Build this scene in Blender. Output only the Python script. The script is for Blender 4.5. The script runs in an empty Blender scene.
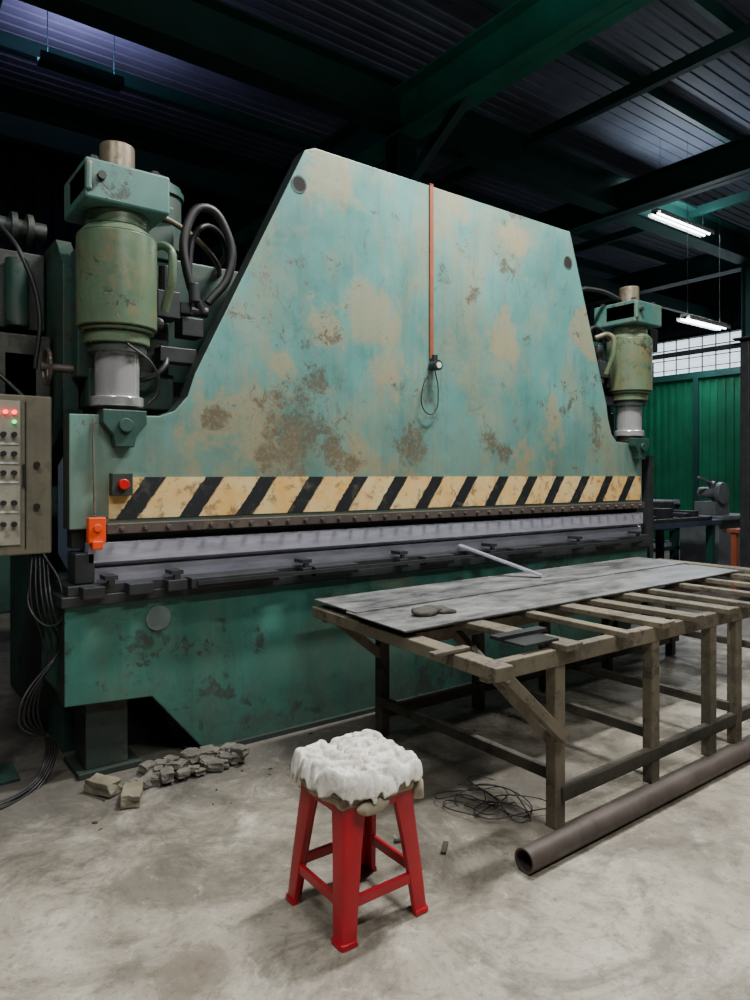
import bpy, bmesh, math, random
from mathutils import Vector, Matrix, noise
random.seed(7)
S=bpy.context.scene
COL=S.collection

# ------------------------------------------------------------------ materials
def new_mat(name):
    m=bpy.data.materials.new(name); m.use_nodes=True
    nt=m.node_tree; b=nt.nodes['Principled BSDF']
    return m,nt,b
def N(nt,t,**kw):
    n=nt.nodes.new(t)
    for k,v in kw.items(): setattr(n,k,v)
    return n
def srgb(r,g,b):
    f=lambda c:(c/12.92 if c<=.04045 else ((c+.055)/1.055)**2.4)
    return (f(r/255.),f(g/255.),f(b/255.),1)
def coords(nt,scale=(1,1,1)):
    tc=N(nt,'ShaderNodeTexCoord'); mp=N(nt,'ShaderNodeMapping')
    mp.inputs['Scale'].default_value=scale
    nt.links.new(tc.outputs['Object'],mp.inputs['Vector'])
    return mp.outputs['Vector']
def noise_n(nt,vec,scale,detail=6,rough=.6,dist=0):
    n=N(nt,'ShaderNodeTexNoise'); n.inputs['Scale'].default_value=scale
    n.inputs['Detail'].default_value=detail; n.inputs['Roughness'].default_value=rough
    n.inputs['Distortion'].default_value=dist
    nt.links.new(vec,n.inputs['Vector']); return n.outputs['Fac']
def remap(nt,val,a,b,c=0.,d=1.):
    n=N(nt,'ShaderNodeMapRange'); n.inputs['From Min'].default_value=a;n.inputs['From Max'].default_value=b
    n.inputs['To Min'].default_value=c;n.inputs['To Max'].default_value=d
    nt.links.new(val,n.inputs['Value']); return n.outputs['Result']
def math_n(nt,op,a,b=None,clamp=False):
    n=N(nt,'ShaderNodeMath',operation=op); n.use_clamp=clamp
    for i,x in enumerate((a,b)):
        if x is None: continue
        if isinstance(x,(int,float)): n.inputs[i].default_value=x
        else: nt.links.new(x,n.inputs[i])
    return n.outputs[0]
def mix(nt,fac,a,b):
    n=N(nt,'ShaderNodeMix',data_type='RGBA')
    if isinstance(fac,(int,float)): n.inputs['Factor'].default_value=fac
    else: nt.links.new(fac,n.inputs['Factor'])
    for s,x in (('A',a),('B',b)):
        i=[q for q in n.inputs if q.name==s and q.type=='RGBA'][0]
        if isinstance(x,tuple): i.default_value=x
        else: nt.links.new(x,i)
    return [q for q in n.outputs if q.type=='RGBA'][0]
def bump(nt,b,h,strength=.3,dist=.01):
    n=N(nt,'ShaderNodeBump'); n.inputs['Strength'].default_value=strength; n.inputs['Distance'].default_value=dist
    nt.links.new(h,n.inputs['Height']); nt.links.new(n.outputs[0],b.inputs['Normal'])
def blob(nt,vec,c,r,nz,k=.35,soft=.25):
    d=N(nt,'ShaderNodeVectorMath',operation='DISTANCE'); nt.links.new(vec,d.inputs[0]); d.inputs[1].default_value=c
    x=math_n(nt,'DIVIDE',d.outputs['Value'],r)
    x=math_n(nt,'ADD',x,math_n(nt,'MULTIPLY',math_n(nt,'SUBTRACT',nz,.5),k*12))
    return remap(nt,x,1.0,1.0-soft)
def painted(name,base,var,patch,rust,pth=.62,rth=.66,rough=.5,metal=0.,blobsB=(),blobsR=(),sc=1.,grime_shade=None,pamt=.75,ramt=.85,smear=0.,vst=0.):
    m,nt,b=new_mat(name); v=coords(nt)
    c=mix(nt,remap(nt,noise_n(nt,v,1.3*sc,6,.6),.35,.68),base,var)
    streak=noise_n(nt,coords(nt,(9,9,.8)),1.2,5,.65)
    c=mix(nt,remap(nt,streak,.5,.8,0,.45),c,tuple(x*.45 for x in base[:3])+(1,))
    fine=noise_n(nt,v,7*sc,9,.72,.3)
    hi=noise_n(nt,v,34*sc,6,.75,.2)
    mid=noise_n(nt,coords(nt,(1,1,.8)),3.2*sc,8,.7,.5)
    big=noise_n(nt,v,1.1*sc,3,.5,.5)
    if smear:
        s1=noise_n(nt,coords(nt,(1.2,1,.75)),1.6,9,.7,.6)
        sm=math_n(nt,'MULTIPLY',remap(nt,s1,.46,.62),remap(nt,hi,.35,.6,.35,1))
        c=mix(nt,math_n(nt,'MULTIPLY',sm,smear),c,patch)
        s2=noise_n(nt,coords(nt,(2.2,1,1.1)),3.1,10,.8,.8)
        sm=math_n(nt,'MULTIPLY',remap(nt,s2,.55,.64),remap(nt,hi,.4,.55,.2,1))
        c=mix(nt,math_n(nt,'MULTIPLY',sm,smear*.9),c,rust)
    if vst:
        vs=noise_n(nt,coords(nt,(16,16,.55)),1.0,8,.7)
        vs2=noise_n(nt,coords(nt,(1.2,1,2.)),1.1,4,.6)
        sm=math_n(nt,'MULTIPLY',remap(nt,vs,.53,.66),remap(nt,vs2,.42,.6))
        c=mix(nt,math_n(nt,'MULTIPLY',sm,vst),c,tuple(a*.6+b_*.4 for a,b_ in zip(patch[:3],rust[:3]))+(1,))
    pm=remap(nt,math_n(nt,'ADD',math_n(nt,'MULTIPLY',fine,.55),math_n(nt,'MULTIPLY',big,.6)),pth,pth+.05)
    for cc,r in blobsB:
        pm=math_n(nt,'MAXIMUM',pm,blob(nt,v,cc,r,mid,.5,.6))
    pm=math_n(nt,'MULTIPLY',pm,remap(nt,hi,.36,.52,.45,1))
    c=mix(nt,math_n(nt,'MULTIPLY',pm,pamt),c,patch)
    f2=noise_n(nt,v,13*sc,10,.8,.8); b2=noise_n(nt,coords(nt,(1,1,1.3)),1.9*sc,3,.5,1.)
    rm=remap(nt,math_n(nt,'ADD',math_n(nt,'MULTIPLY',f2,.6),math_n(nt,'MULTIPLY',b2,.5)),rth,rth+.02)
    if blobsR:
        mf=math_n(nt,'ADD',math_n(nt,'MULTIPLY',mid,.5),math_n(nt,'MULTIPLY',f2,.5))
        for cc,r in blobsR:
            rm=math_n(nt,'MAXIMUM',rm,blob(nt,v,cc,r,mf,.75,.5))
    rm=math_n(nt,'MULTIPLY',rm,remap(nt,hi,.38,.5,.3,1))
    c=mix(nt,math_n(nt,'MULTIPLY',rm,ramt),c,rust)
    if grime_shade:
        z0,z1,amt,gc=grime_shade
        sep=N(nt,'ShaderNodeSeparateXYZ'); nt.links.new(v,sep.inputs[0])
        g=remap(nt,sep.outputs['Z'],z1,z0,0,1)
        g=math_n(nt,'MULTIPLY',g,remap(nt,fine,.3,.65,.2,amt),True)
        c=mix(nt,g,c,gc)
    nt.links.new(c,b.inputs['Base Color'])
    b.inputs['Metallic'].default_value=metal
    nt.links.new(remap(nt,fine,.3,.7,rough-.1,rough+.15),b.inputs['Roughness'])
    bump(nt,b,math_n(nt,'SUBTRACT',fine,math_n(nt,'MULTIPLY',rm,.5)),.25,.004)
    return m
def simple(name,col,rough=.5,metal=0.,var=.35,scale=6,emit=None,es=0,bs=.15,stretch=(1,1,1)):
    m,nt,b=new_mat(name); v=coords(nt,stretch)
    n=noise_n(nt,v,scale,7,.65)
    dark=tuple(x*(1-var) for x in col[:3])+(1,); light=tuple(min(1,x*(1+var*.6)) for x in col[:3])+(1,)
    nt.links.new(mix(nt,remap(nt,n,.3,.7),dark,light),b.inputs['Base Color'])
    b.inputs['Roughness'].default_value=rough; b.inputs['Metallic'].default_value=metal
    if emit: b.inputs['Emission Color'].default_value=emit; b.inputs['Emission Strength'].default_value=es
    if bs: bump(nt,b,n,bs,.004)
    return m

TEAL=srgb(60,116,112); TEAL2=srgb(98,148,142); BEIGE=srgb(146,134,102); RUST=srgb(78,62,50)
Y=3.5
M_ram=painted('ram_teal_paint',TEAL,TEAL2,BEIGE,RUST,.665,.640,.40,
  blobsB=[((2.6,Y,2.45),.22),((2.70,Y,2.05),.18),((2.28,Y,2.31),.14),((3.85,Y,2.47),.2),((4.75,Y,2.65),.25),((2.3,Y,3.2),.22),((3.9,Y,3.2),.15),((1.75,Y,1.62),.34),((4.3,Y,1.9),.2),((3.2,Y,3.2),.2),((2.5,Y,1.55),.2),((1.95,Y,2.1),.12)],
  blobsR=[((2.08,Y,1.70),.26),((2.30,Y,1.62),.14),((2.45,Y,1.52),.08),((2.9,Y,1.64),.13),((3.62,Y,1.70),.10),((2.22,Y,2.0),.12),((1.85,Y,1.55),.08),((3.8,Y,1.6),.06),((1.55,Y,1.75),.06)],
  grime_shade=(1.3,2.1,.7,srgb(104,100,78)),pamt=.72,ramt=.8,smear=.62,vst=.55)
M_bed=painted('bed_teal_paint',srgb(38,96,84),srgb(62,118,106),srgb(100,108,90),srgb(46,43,38),.67,.60,.5,grime_shade=(0,.65,.85,srgb(52,54,48)),smear=.42,vst=.45,ramt=.7)  # darker low down: weaker light there is painted in along with grime
M_frame=painted('frame_dark_green_paint',srgb(26,58,52),srgb(40,76,66),srgb(60,64,52),srgb(26,25,22),.62,.6,.5)
M_cyl=painted('cylinder_green_paint',srgb(70,96,76),srgb(94,114,90),srgb(112,98,66),srgb(36,34,28),.6,.62,.30,sc=2.,smear=.6,vst=.75)
M_block=painted('manifold_teal_paint',srgb(56,102,96),srgb(82,124,114),srgb(104,100,76),srgb(44,42,36),.62,.64,.4,sc=2.,smear=.5)
M_edge=painted('plate_edge_paint',srgb(26,36,33),srgb(44,56,50),srgb(66,66,54),srgb(22,20,18),.6,.6,.5)
M_chrome=simple('chrome_rod',srgb(235,235,235),.20,.75,.06,3,bs=0)
M_rod=painted('oily_rod_steel',srgb(120,110,94),srgb(150,138,116),srgb(90,80,66),srgb(60,48,38),.6,.7,.35,metal=.5,sc=3.)
M_steel=simple('tool_steel',srgb(170,170,184),.34,.35,.3,5,stretch=(1,6,6))
M_steel_d=simple('dark_steel',srgb(58,60,62),.45,.5,.4,8)
M_black=simple('black_rubber',srgb(24,24,25),.5,0,.3,10)
M_rusty=painted('rusty_steel',srgb(74,66,62),srgb(94,84,78),srgb(108,96,82),srgb(50,38,32),.66,.64,.5,metal=.35,sc=3.,ramt=.5,pamt=.5)
M_wood=painted('weathered_dirty_timber',srgb(96,89,75),srgb(122,113,94),srgb(68,64,56),srgb(44,38,32),.60,.60,.6,sc=2.5,smear=.45,pamt=.6,ramt=.7)
M_wood2=painted('dark_dirty_timber',srgb(62,58,50),srgb(80,75,64),srgb(46,44,38),srgb(30,28,25),.62,.6,.7,sc=2.5,smear=.4)
M_red=simple('red_plastic',srgb(172,8,32),.34,0,.25,8,bs=.08)
M_redbtn=simple('red_button',srgb(190,12,14),.35,0,.1,5,bs=0)
M_orange=simple('orange_plastic',srgb(225,70,8),.4,0,.15,8,bs=0)
M_tape=simple('orange_cord',srgb(140,70,42),.6,0,.25,8)
M_box=painted('control_box_beige_paint',srgb(106,102,86),srgb(130,124,104),srgb(90,88,74),srgb(50,44,36),.62,.64,.5,sc=2.,ramt=.6)
M_panel=painted('control_panel_paint',srgb(150,148,134),srgb(170,166,148),srgb(120,116,100),srgb(76,70,60),.66,.68,.45,sc=2.)
M_beam=simple('green_beam_paint',srgb(14,116,94),.45,0,.3,2)
M_beam_d=simple('dark_green_beam_paint',srgb(18,62,56),.5,0,.3,2)
M_roof=simple('roof_sheet_metal',srgb(78,84,98),.65,0,.3,1.2,bs=0)
M_wall=simple('wall_sheet_metal',srgb(38,46,54),.65,0,.4,1.5,bs=0)
M_cloth_g=simple('grey_glove_cloth',srgb(70,68,62),.9,0,.4,20,bs=.4)
M_grn=simple('green_panel_paint',srgb(10,96,66),.5,0,.35,2.5)
M_tube=simple('fluorescent_tube',(1,1,1,1),.4,0,0,1,emit=(.85,.95,1,1),es=14,bs=0)
M_led=simple('red_indicator',(1,.02,.02,1),.4,0,0,1,emit=(1,.02,.02,1),es=6,bs=0)
M_ledg=simple('green_indicator',(.1,1,.3,1),.4,0,0,1,emit=(.05,1,.2,1),es=2,bs=0)
M_white=simple('white_enamel',srgb(205,205,200),.5,0,.1,5,bs=0)
M_sky=simple('translucent_daylight_panel',srgb(190,205,215),.6,0,.25,3,emit=(.78,.9,1,1),es=1.6,bs=0)
M_blue=simple('blue_grey_paint',srgb(46,58,76),.45,0,.3,4)
M_rubble=simple('concrete_rubble',srgb(96,92,84),.9,0,.5,9,bs=.6)
M_brick=simple('pale_brick',srgb(116,110,92),.9,0,.4,12,bs=.5)
M_junk=simple('pale_machine_enamel',srgb(100,106,110),.5,.2,.35,6)

def mk_floor():
    m,nt,b=new_mat('worn_concrete'); v=coords(nt)
    n1=noise_n(nt,v,.55,6,.6,.4); n2=noise_n(nt,v,3.2,10,.75,.6); n3=noise_n(nt,v,30,7,.75)
    n4=noise_n(nt,v,1.3,10,.75,1.0); n5=noise_n(nt,v,9,9,.78,.8)
    c=mix(nt,remap(nt,n1,.38,.62),srgb(128,121,108),srgb(172,165,150))
    c=mix(nt,remap(nt,n2,.49,.64,0,.85),c,srgb(100,93,81))
    c=mix(nt,remap(nt,n2,.45,.33,0,.8),c,srgb(190,185,172))
    c=mix(nt,remap(nt,n4,.50,.60,0,.65),c,srgb(86,80,70))
    c=mix(nt,remap(nt,n5,.54,.64,0,.55),c,srgb(86,80,70))
    c=mix(nt,remap(nt,n5,.43,.35,0,.5),c,srgb(190,186,175))
    c=mix(nt,remap(nt,n3,.54,.70,0,.65),c,srgb(70,65,58))
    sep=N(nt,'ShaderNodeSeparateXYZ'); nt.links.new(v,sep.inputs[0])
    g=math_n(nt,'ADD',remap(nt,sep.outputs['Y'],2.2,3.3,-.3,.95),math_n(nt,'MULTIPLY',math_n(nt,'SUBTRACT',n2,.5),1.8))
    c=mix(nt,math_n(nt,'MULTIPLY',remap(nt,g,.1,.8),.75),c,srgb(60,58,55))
    stain_shade=blob(nt,v,(.80,1.95,0),.13,n2,.35)
    c=mix(nt,math_n(nt,'MULTIPLY',stain_shade,.6),c,srgb(92,80,68))
    stain_shade=blob(nt,v,(2.4,2.4,0),.75,n4,.3,.6)  # table's shadow painted into the concrete as a dark patch
    c=mix(nt,math_n(nt,'MULTIPLY',stain_shade,.7),c,srgb(56,51,46))
    vo=N(nt,'ShaderNodeTexVoronoi',feature='DISTANCE_TO_EDGE'); vo.inputs['Scale'].default_value=.55
    nn=N(nt,'ShaderNodeTexNoise'); nn.inputs['Scale'].default_value=1.7; nn.inputs['Detail'].default_value=8; nt.links.new(v,nn.inputs['Vector'])
    vm=N(nt,'ShaderNodeVectorMath',operation='ADD'); sc=N(nt,'ShaderNodeVectorMath',operation='SCALE'); sc.inputs['Scale'].default_value=.9
    nt.links.new(nn.outputs['Color'],sc.inputs[0]); nt.links.new(v,vm.inputs[0]); nt.links.new(sc.outputs[0],vm.inputs[1]); nt.links.new(vm.outputs[0],vo.inputs['Vector'])
    cr=remap(nt,vo.outputs['Distance'],.006,.001)
    c=mix(nt,math_n(nt,'MULTIPLY',cr,.22),c,srgb(84,78,70))
    nt.links.new(c,b.inputs['Base Color'])
    nt.links.new(remap(nt,n2,.3,.7,.42,.75),b.inputs['Roughness'])
    bump(nt,b,math_n(nt,'ADD',n2,math_n(nt,'MULTIPLY',n3,.4)),.4,.01)
    return m
M_floor=mk_floor()

def mk_hazard():
    m,nt,b=new_mat('hazard_stripe_paint'); v=coords(nt)
    sep=N(nt,'ShaderNodeSeparateXYZ'); nt.links.new(v,sep.inputs[0])
    fine=noise_n(nt,v,14,9,.7,.3)
    s=math_n(nt,'SUBTRACT',sep.outputs['X'],math_n(nt,'MULTIPLY',sep.outputs['Z'],.72))
    s=math_n(nt,'ADD',s,math_n(nt,'MULTIPLY',math_n(nt,'SUBTRACT',fine,.5),.04))
    fr=math_n(nt,'FRACT',math_n(nt,'ADD',math_n(nt,'DIVIDE',s,.318),0.55))
    mask=remap(nt,fr,.35,.32)
    yel=mix(nt,remap(nt,noise_n(nt,v,5,8,.7),.35,.65),srgb(206,160,88),srgb(204,186,138))
    yel=mix(nt,remap(nt,fine,.52,.62,0,.8),yel,srgb(116,92,66))
    blk=mix(nt,remap(nt,fine,.54,.66,0,.6),srgb(20,24,28),srgb(84,82,68))
    nt.links.new(mix(nt,mask,yel,blk),b.inputs['Base Color']); b.inputs['Roughness'].default_value=.5
    bump(nt,b,fine,.2,.003); return m
M_haz=mk_hazard()

def mk_sheet():
    m,nt,b=new_mat('mill_steel_sheet'); v=coords(nt)
    n=noise_n(nt,coords(nt,(1,2.5,1)),3,9,.7,.5); n2=noise_n(nt,v,14,8,.75)
    c=mix(nt,remap(nt,n,.38,.62),srgb(74,76,80),srgb(136,136,136))
    c=mix(nt,remap(nt,n2,.53,.70,0,.6),c,srgb(156,148,134))
    c=mix(nt,remap(nt,n2,.42,.32,0,.6),c,srgb(58,56,54))
    nt.links.new(c,b.inputs['Base Color']); b.inputs['Metallic'].default_value=.3
    nt.links.new(remap(nt,n,.3,.7,.32,.6),b.inputs['Roughness']); return m
M_sheet=mk_sheet()
def mk_rag():
    m,nt,b=new_mat('white_rag_cloth'); v=coords(nt)
    n=noise_n(nt,v,14,7,.7,.6); n2=noise_n(nt,v,42,5,.6,.8)
    c=mix(nt,remap(nt,n,.44,.66),srgb(226,223,215),srgb(166,158,142))
    c=mix(nt,remap(nt,n2,.54,.62,0,.4),c,srgb(150,148,144))
    nt.links.new(c,b.inputs['Base Color'])
    b.inputs['Roughness'].default_value=.9; bump(nt,b,noise_n(nt,v,90,6,.7),.3,.002); return m
M_rag=mk_rag()

# ------------------------------------------------------------------ geometry helpers
def empty(name,loc=(0,0,0)):
    e=bpy.data.objects.new(name,None); e.empty_display_size=.1; COL.objects.link(e); e.location=loc; return e
def finish(name,bm,mat,parent=None,smooth=False,bevel=0,seg=2):
    bmesh.ops.recalc_face_normals(bm,faces=bm.faces)
    me=bpy.data.meshes.new(name); bm.to_mesh(me); bm.free()
    o=bpy.data.objects.new(name,me); COL.objects.link(o)
    for mm in (mat if isinstance(mat,(list,tuple)) else [mat]): me.materials.append(mm)
    if smooth:
        for p in me.polygons: p.use_smooth=True
        me.set_sharp_from_angle(angle=math.radians(38))
    if bevel:
        bv=o.modifiers.new('bev','BEVEL'); bv.width=bevel; bv.segments=seg; bv.limit_method='ANGLE'; bv.harden_normals=False
    if parent: o.parent=parent
    return o
def abox(bm,x0,x1,y0,y1,z0,z1,mi=0,rot=None,piv=None):
    vs=[bm.verts.new((x,y,z)) for x in (x0,x1) for y in (y0,y1) for z in (z0,z1)]
    for q in ((0,1,3,2),(4,6,7,5),(0,4,5,1),(2,3,7,6),(0,2,6,4),(1,5,7,3)):
        f=bm.faces.new([vs[i] for i in q]); f.material_index=mi
    if rot: bmesh.ops.rotate(bm,verts=vs,cent=piv or ((x0+x1)/2,(y0+y1)/2,(z0+z1)/2),matrix=rot)
    return vs
def abeam(bm,p0,p1,w,h,mi=0,up=(0,0,1)):
    p0,p1=Vector(p0),Vector(p1); d=(p1-p0).normalized(); u=Vector(up)
    s=d.cross(u).normalized(); u=s.cross(d).normalized()
    vs=[bm.verts.new(p+s*(a*w/2)+u*(b*h/2)) for p in (p0,p1) for a,b in ((-1,-1),(1,-1),(1,1),(-1,1))]
    for q in ((0,1,2,3),(7,6,5,4),(0,4,5,1),(1,5,6,2),(2,6,7,3),(3,7,4,0)):
        f=bm.faces.new([vs[i] for i in q]); f.material_index=mi
    return vs
def acyl(bm,p0,p1,r,seg=28,r2=None,mi=0,caps=True):
    p0,p1=Vector(p0),Vector(p1); d=(p1-p0).normalized()
    a=d.orthogonal().normalized(); b=d.cross(a); r2=r if r2 is None else r2
    A=[];B=[]
    for i in range(seg):
        t=2*math.pi*i/seg; o=a*math.cos(t)+b*math.sin(t)
        A.append(bm.verts.new(p0+o*r)); B.append(bm.verts.new(p1+o*r2))
    for i in range(seg):
        j=(i+1)%seg; f=bm.faces.new([A[i],A[j],B[j],B[i]]); f.material_index=mi
    if caps:
        f=bm.faces.new(A[::-1]); f.material_index=mi; f=bm.faces.new(B); f.material_index=mi
def apoly(bm,pts,y0,y1,mi=0,edge_mi=None):
    A=[bm.verts.new((x,y0,z)) for x,z in pts]; B=[bm.verts.new((x,y1,z)) for x,z in pts]
    f=bm.faces.new(A); f.material_index=mi; f=bm.faces.new(B[::-1]); f.material_index=mi
    n=len(pts)
    for i in range(n):
        j=(i+1)%n; f=bm.faces.new([A[j],A[i],B[i],B[j]]); f.material_index=mi if edge_mi is None else edge_mi
def tube(name,pts,r,mat,parent=None,cyclic=False):
    cu=bpy.data.curves.new(name,'CURVE'); cu.dimensions='3D'; cu.bevel_depth=r; cu.bevel_resolution=3; cu.resolution_u=10
    sp=cu.splines.new('BEZIER'); sp.bezier_points.add(len(pts)-1)
    for bp,p in zip(sp.bezier_points,pts):
        bp.co=p; bp.handle_left_type=bp.handle_right_type='AUTO'
    sp.use_cyclic_u=cyclic; cu.use_fill_caps=True
    o=bpy.data.objects.new(name,cu); COL.objects.link(o); cu.materials.append(mat)
    if parent: o.parent=parent
    return o
def box(name,x0,x1,y0,y1,z0,z1,mat,parent=None,bevel=0):
    bm=bmesh.new(); abox(bm,x0,x1,y0,y1,z0,z1); return finish(name,bm,mat,parent,bevel=bevel)
def cyl(name,p0,p1,r,mat,parent=None,seg=32,r2=None,bevel=0):
    bm=bmesh.new(); acyl(bm,p0,p1,r,seg,r2); return finish(name,bm,mat,parent,True,bevel)

# ------------------------------------------------------------------ room shell
XL,XR,YB,YF,ZC=-5.,20.,13.,-6.,7.4
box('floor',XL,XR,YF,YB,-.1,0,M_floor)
def corr(name,mat,axis,fixed,a0,a1,b0,b1,step=.25,amp=.04,th=.02):
    bm=bmesh.new(); prev=None; a=a0
    prof=[(0,0),(.45,0),(.55,1),(.95,1)]
    pts=[]
    while a<a1:
        for f,hh in prof: pts.append((min(a+f*step,a1),hh*amp))
        a+=step
    for (p,hh) in pts:
        if axis=='z': v0=bm.verts.new((b0,p,fixed+hh)); v1=bm.verts.new((b1,p,fixed+hh))
        elif axis=='y': v0=bm.verts.new((p,fixed+hh,b0)); v1=bm.verts.new((p,fixed+hh,b1))
        else: v0=bm.verts.new((fixed+hh,p,b0)); v1=bm.verts.new((fixed+hh,p,b1))
        if prev: bm.faces.new([prev[0],v0,v1,prev[1]])
        prev=(v0,v1)
    return finish(name,bm,mat)
corr('ceiling',M_roof,'z',ZC,YF-.1,YB+.2,XL-.1,XR+.1,.2,.02)
corr('wall_back',M_wall,'y',YB,XL,XR,0,ZC+.12,.3,.05)
corr('wall_right',M_wall,'x',XR,YF,YB,0,ZC+.12,.3,.05)
corr('wall_left',M_wall,'x',XL,YF,YB,0,ZC+.12,.3,-.05)
corr('wall_front',M_wall,'y',YF,XL,XR,0,ZC+.12,.3,-.05)
w=empty('window_1')
bm=bmesh.new()
for i in range(12):
    z=4.0+i*.125
    abox(bm,XR-.12,XR-.06,3.,12.6,z,z+.1,rot=Matrix.Rotation(math.radians(25),3,'Y'),piv=(XR-.09,8,z+.05))
finish('louvres',bm,M_sky,w)
bm=bmesh.new()
for i in range(25): 
    y=3+i*.4; abox(bm,XR-.2,XR-.17,y-.012,y+.012,4.0,5.55)
for y in (3,6.2,9.4,12.6): abox(bm,XR-.2,XR-.13,y-.05,y+.05,4.0,5.55)
for z in (4.3,4.6,4.9,5.2): abox(bm,XR-.2,XR-.17,3,12.6,z-.012,z+.012)
abox(bm,XR-.2,XR-.13,3,12.6,3.9,3.98); abox(bm,XR-.2,XR-.13,3,12.6,5.5,5.6)
finish('window_frame',bm,M_beam_d,w)

def ibeam(bm,p0,p1,w,h,tf=.03,tw=.03):
    p0,p1=Vector(p0),Vector(p1)
    abeam(bm,p0,p1,tw,h)
    for s in (-1,1):
        o=Vector((0,0,s*(h/2-tf/2))); abeam(bm,p0+o,p1+o,w,tf)
rs=empty('roof_steel_structure')
bm=bmesh.new()
ibeam(bm,(5.85,YF,6.2),(5.85,YB,6.2),.36,.6)
finish('rafter_main',bm,M_beam,rs)
for i,x in enumerate((1.0,10.7,15.6)):
    bm=bmesh.new(); ibeam(bm,(x,YF,6.2),(x,YB,6.2),.3,.5); finish('rafter_%d'%i,bm,M_beam_d,rs)
bm=bmesh.new()
for y in (7.25,): ibeam(bm,(XL,y,6.3),(XR,y,6.3),.34,.6)
finish('tie_beam',bm,M_beam_d,rs)
bm=bmesh.new()
for y in (-4.5,-3,-1.5,0,1.5,3,4.5,6,9,10.5,12): abox(bm,XL,XR,y-.04,y+.04,ZC-.22,ZC-.02)
finish('purlins',bm,M_beam_d,rs)
bm=bmesh.new()
for x in (5.85,15.6):
    for a in [(x-.15,x+.15,7.1,7.13),(x-.15,x+.15,7.37,7.4),(x-.015,x+.015,7.13,7.37)]: abox(bm,a[0],a[1],a[2],a[3],0,6.0)
finish('columns',bm,M_beam_d,rs)
bm=bmesh.new()
abeam(bm,(5.85,7.2,5.2),(5.85,5.9,6.0),.12,.12); abeam(bm,(5.95,7.25,5.2),(7.2,7.25,6.1),.1,.1)
finish('knee_braces',bm,M_beam_d,rs)
bm=bmesh.new()
for x in (8.3,13.1): abeam(bm,(x,YF,6.55),(x,YB,6.55),.1,.16)
abeam(bm,(XL,10.2,6.0),(XR,10.2,6.0),.12,.3)
finish('secondary_beams',bm,M_beam_d,rs)

def fluoro(loc,length,axis,energy,up=.0,color=(1,.985,.95)):
    e=empty('fluorescent_lamp',loc)
    bm=bmesh.new(); L=length/2
    def B(a0,a1,b0,b1,z0,z1,bm=bm):
        if axis=='x': abox(bm,a0,a1,b0,b1,z0,z1)
        else: abox(bm,b0,b1,a0,a1,z0,z1)
    B(-L,L,-.06,.06,.03,.09); B(-L,L,-.13,-.12,-.02,.05); B(-L,L,.12,.13,-.02,.05); B(-L,L,-.13,.13,.03,.04)
    finish('reflector_housing',bm,M_white,e)
    bm=bmesh.new()
    for s in (-.05,.05):
        if axis=='x': acyl(bm,(-L+.03,s,0),(L-.03,s,0),.018,12)
        else: acyl(bm,(s,-L+.03,0),(s,L-.03,0),.018,12)
    finish('tubes',bm,M_tube,e,True)
    bm=bmesh.new()
    for s in (-L*.8,L*.8):
        p=(s,0) if axis=='x' else (0,s)
        acyl(bm,(p[0],p[1],.09),(p[0],p[1],max(.2,7.38-loc[2])),.003,6)
    finish('suspension_rods',bm,M_steel_d,e)
    for k,(en,zz,rx) in enumerate(((energy,-.04,0),(energy*up,.11,math.pi))):  # second light faces up, added to brighten the roof
        if en<=0: continue
        ld=bpy.data.lights.new('lamp_or_fill_light_%d'%k,'AREA'); ld.energy=en; ld.shape='RECTANGLE'
        sx,sy=(length,.24) if axis=='x' else (.24,length)
        ld.size=sx; ld.size_y=sy; ld.color=color
        lo=bpy.data.objects.new('lamp_or_fill_light_%d'%k,ld); COL.objects.link(lo); lo.parent=e; lo.location=(0,0,zz); lo.rotation_euler=(rx,0,0)
    return e
fluoro((3.4,2.2,5.6),1.4,'x',450,.2)
fluoro((-1.0,1.4,5.2),1.6,'x',110,.5)
fluoro((1.4,-1.2,5.2),2.0,'x',190,.35)
fluoro((6.8,1.2,5.4),1.6,'x',110,.6)
fluoro((12.1,6.85,6.0),1.8,'x',120,.4,color=(.8,.9,1))
fluoro((12.4,6.6,4.19),1.4,'x',60,.3,color=(.8,.9,1))
fluoro((1.5,12,4.2),.6,'x',10,0)
# violet uplight in a made-up trough, added for the upper left roof glow
UL=empty('added_roof_uplight',(2.33,9.3,6.55))
bm=bmesh.new(); abox(bm,-.5,.5,-.1,.1,-.06,-.04); abox(bm,-.5,.5,-.1,-.09,-.05,.05); abox(bm,-.5,.5,.09,.1,-.05,.05); acyl(bm,(-.4,0,0),(-.4,0,.8),.006,6); acyl(bm,(.4,0,0),(.4,0,.8),.006,6)
finish('trough',bm,M_beam_d,UL)
ld=bpy.data.lights.new('uplight_glow','AREA'); ld.energy=70; ld.shape='RECTANGLE'; ld.size=.9; ld.size_y=.15; ld.color=(.62,.55,1)
lo=bpy.data.objects.new('uplight_glow',ld); COL.objects.link(lo); lo.parent=UL; lo.rotation_euler=(math.pi,0,0)
S.world=bpy.data.worlds.new('World'); S.world.use_nodes=True
S.world.node_tree.nodes['Background'].inputs[0].default_value=(.5,.6,.75,1)
S.world.node_tree.nodes['Background'].inputs[1].default_value=.15

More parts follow.
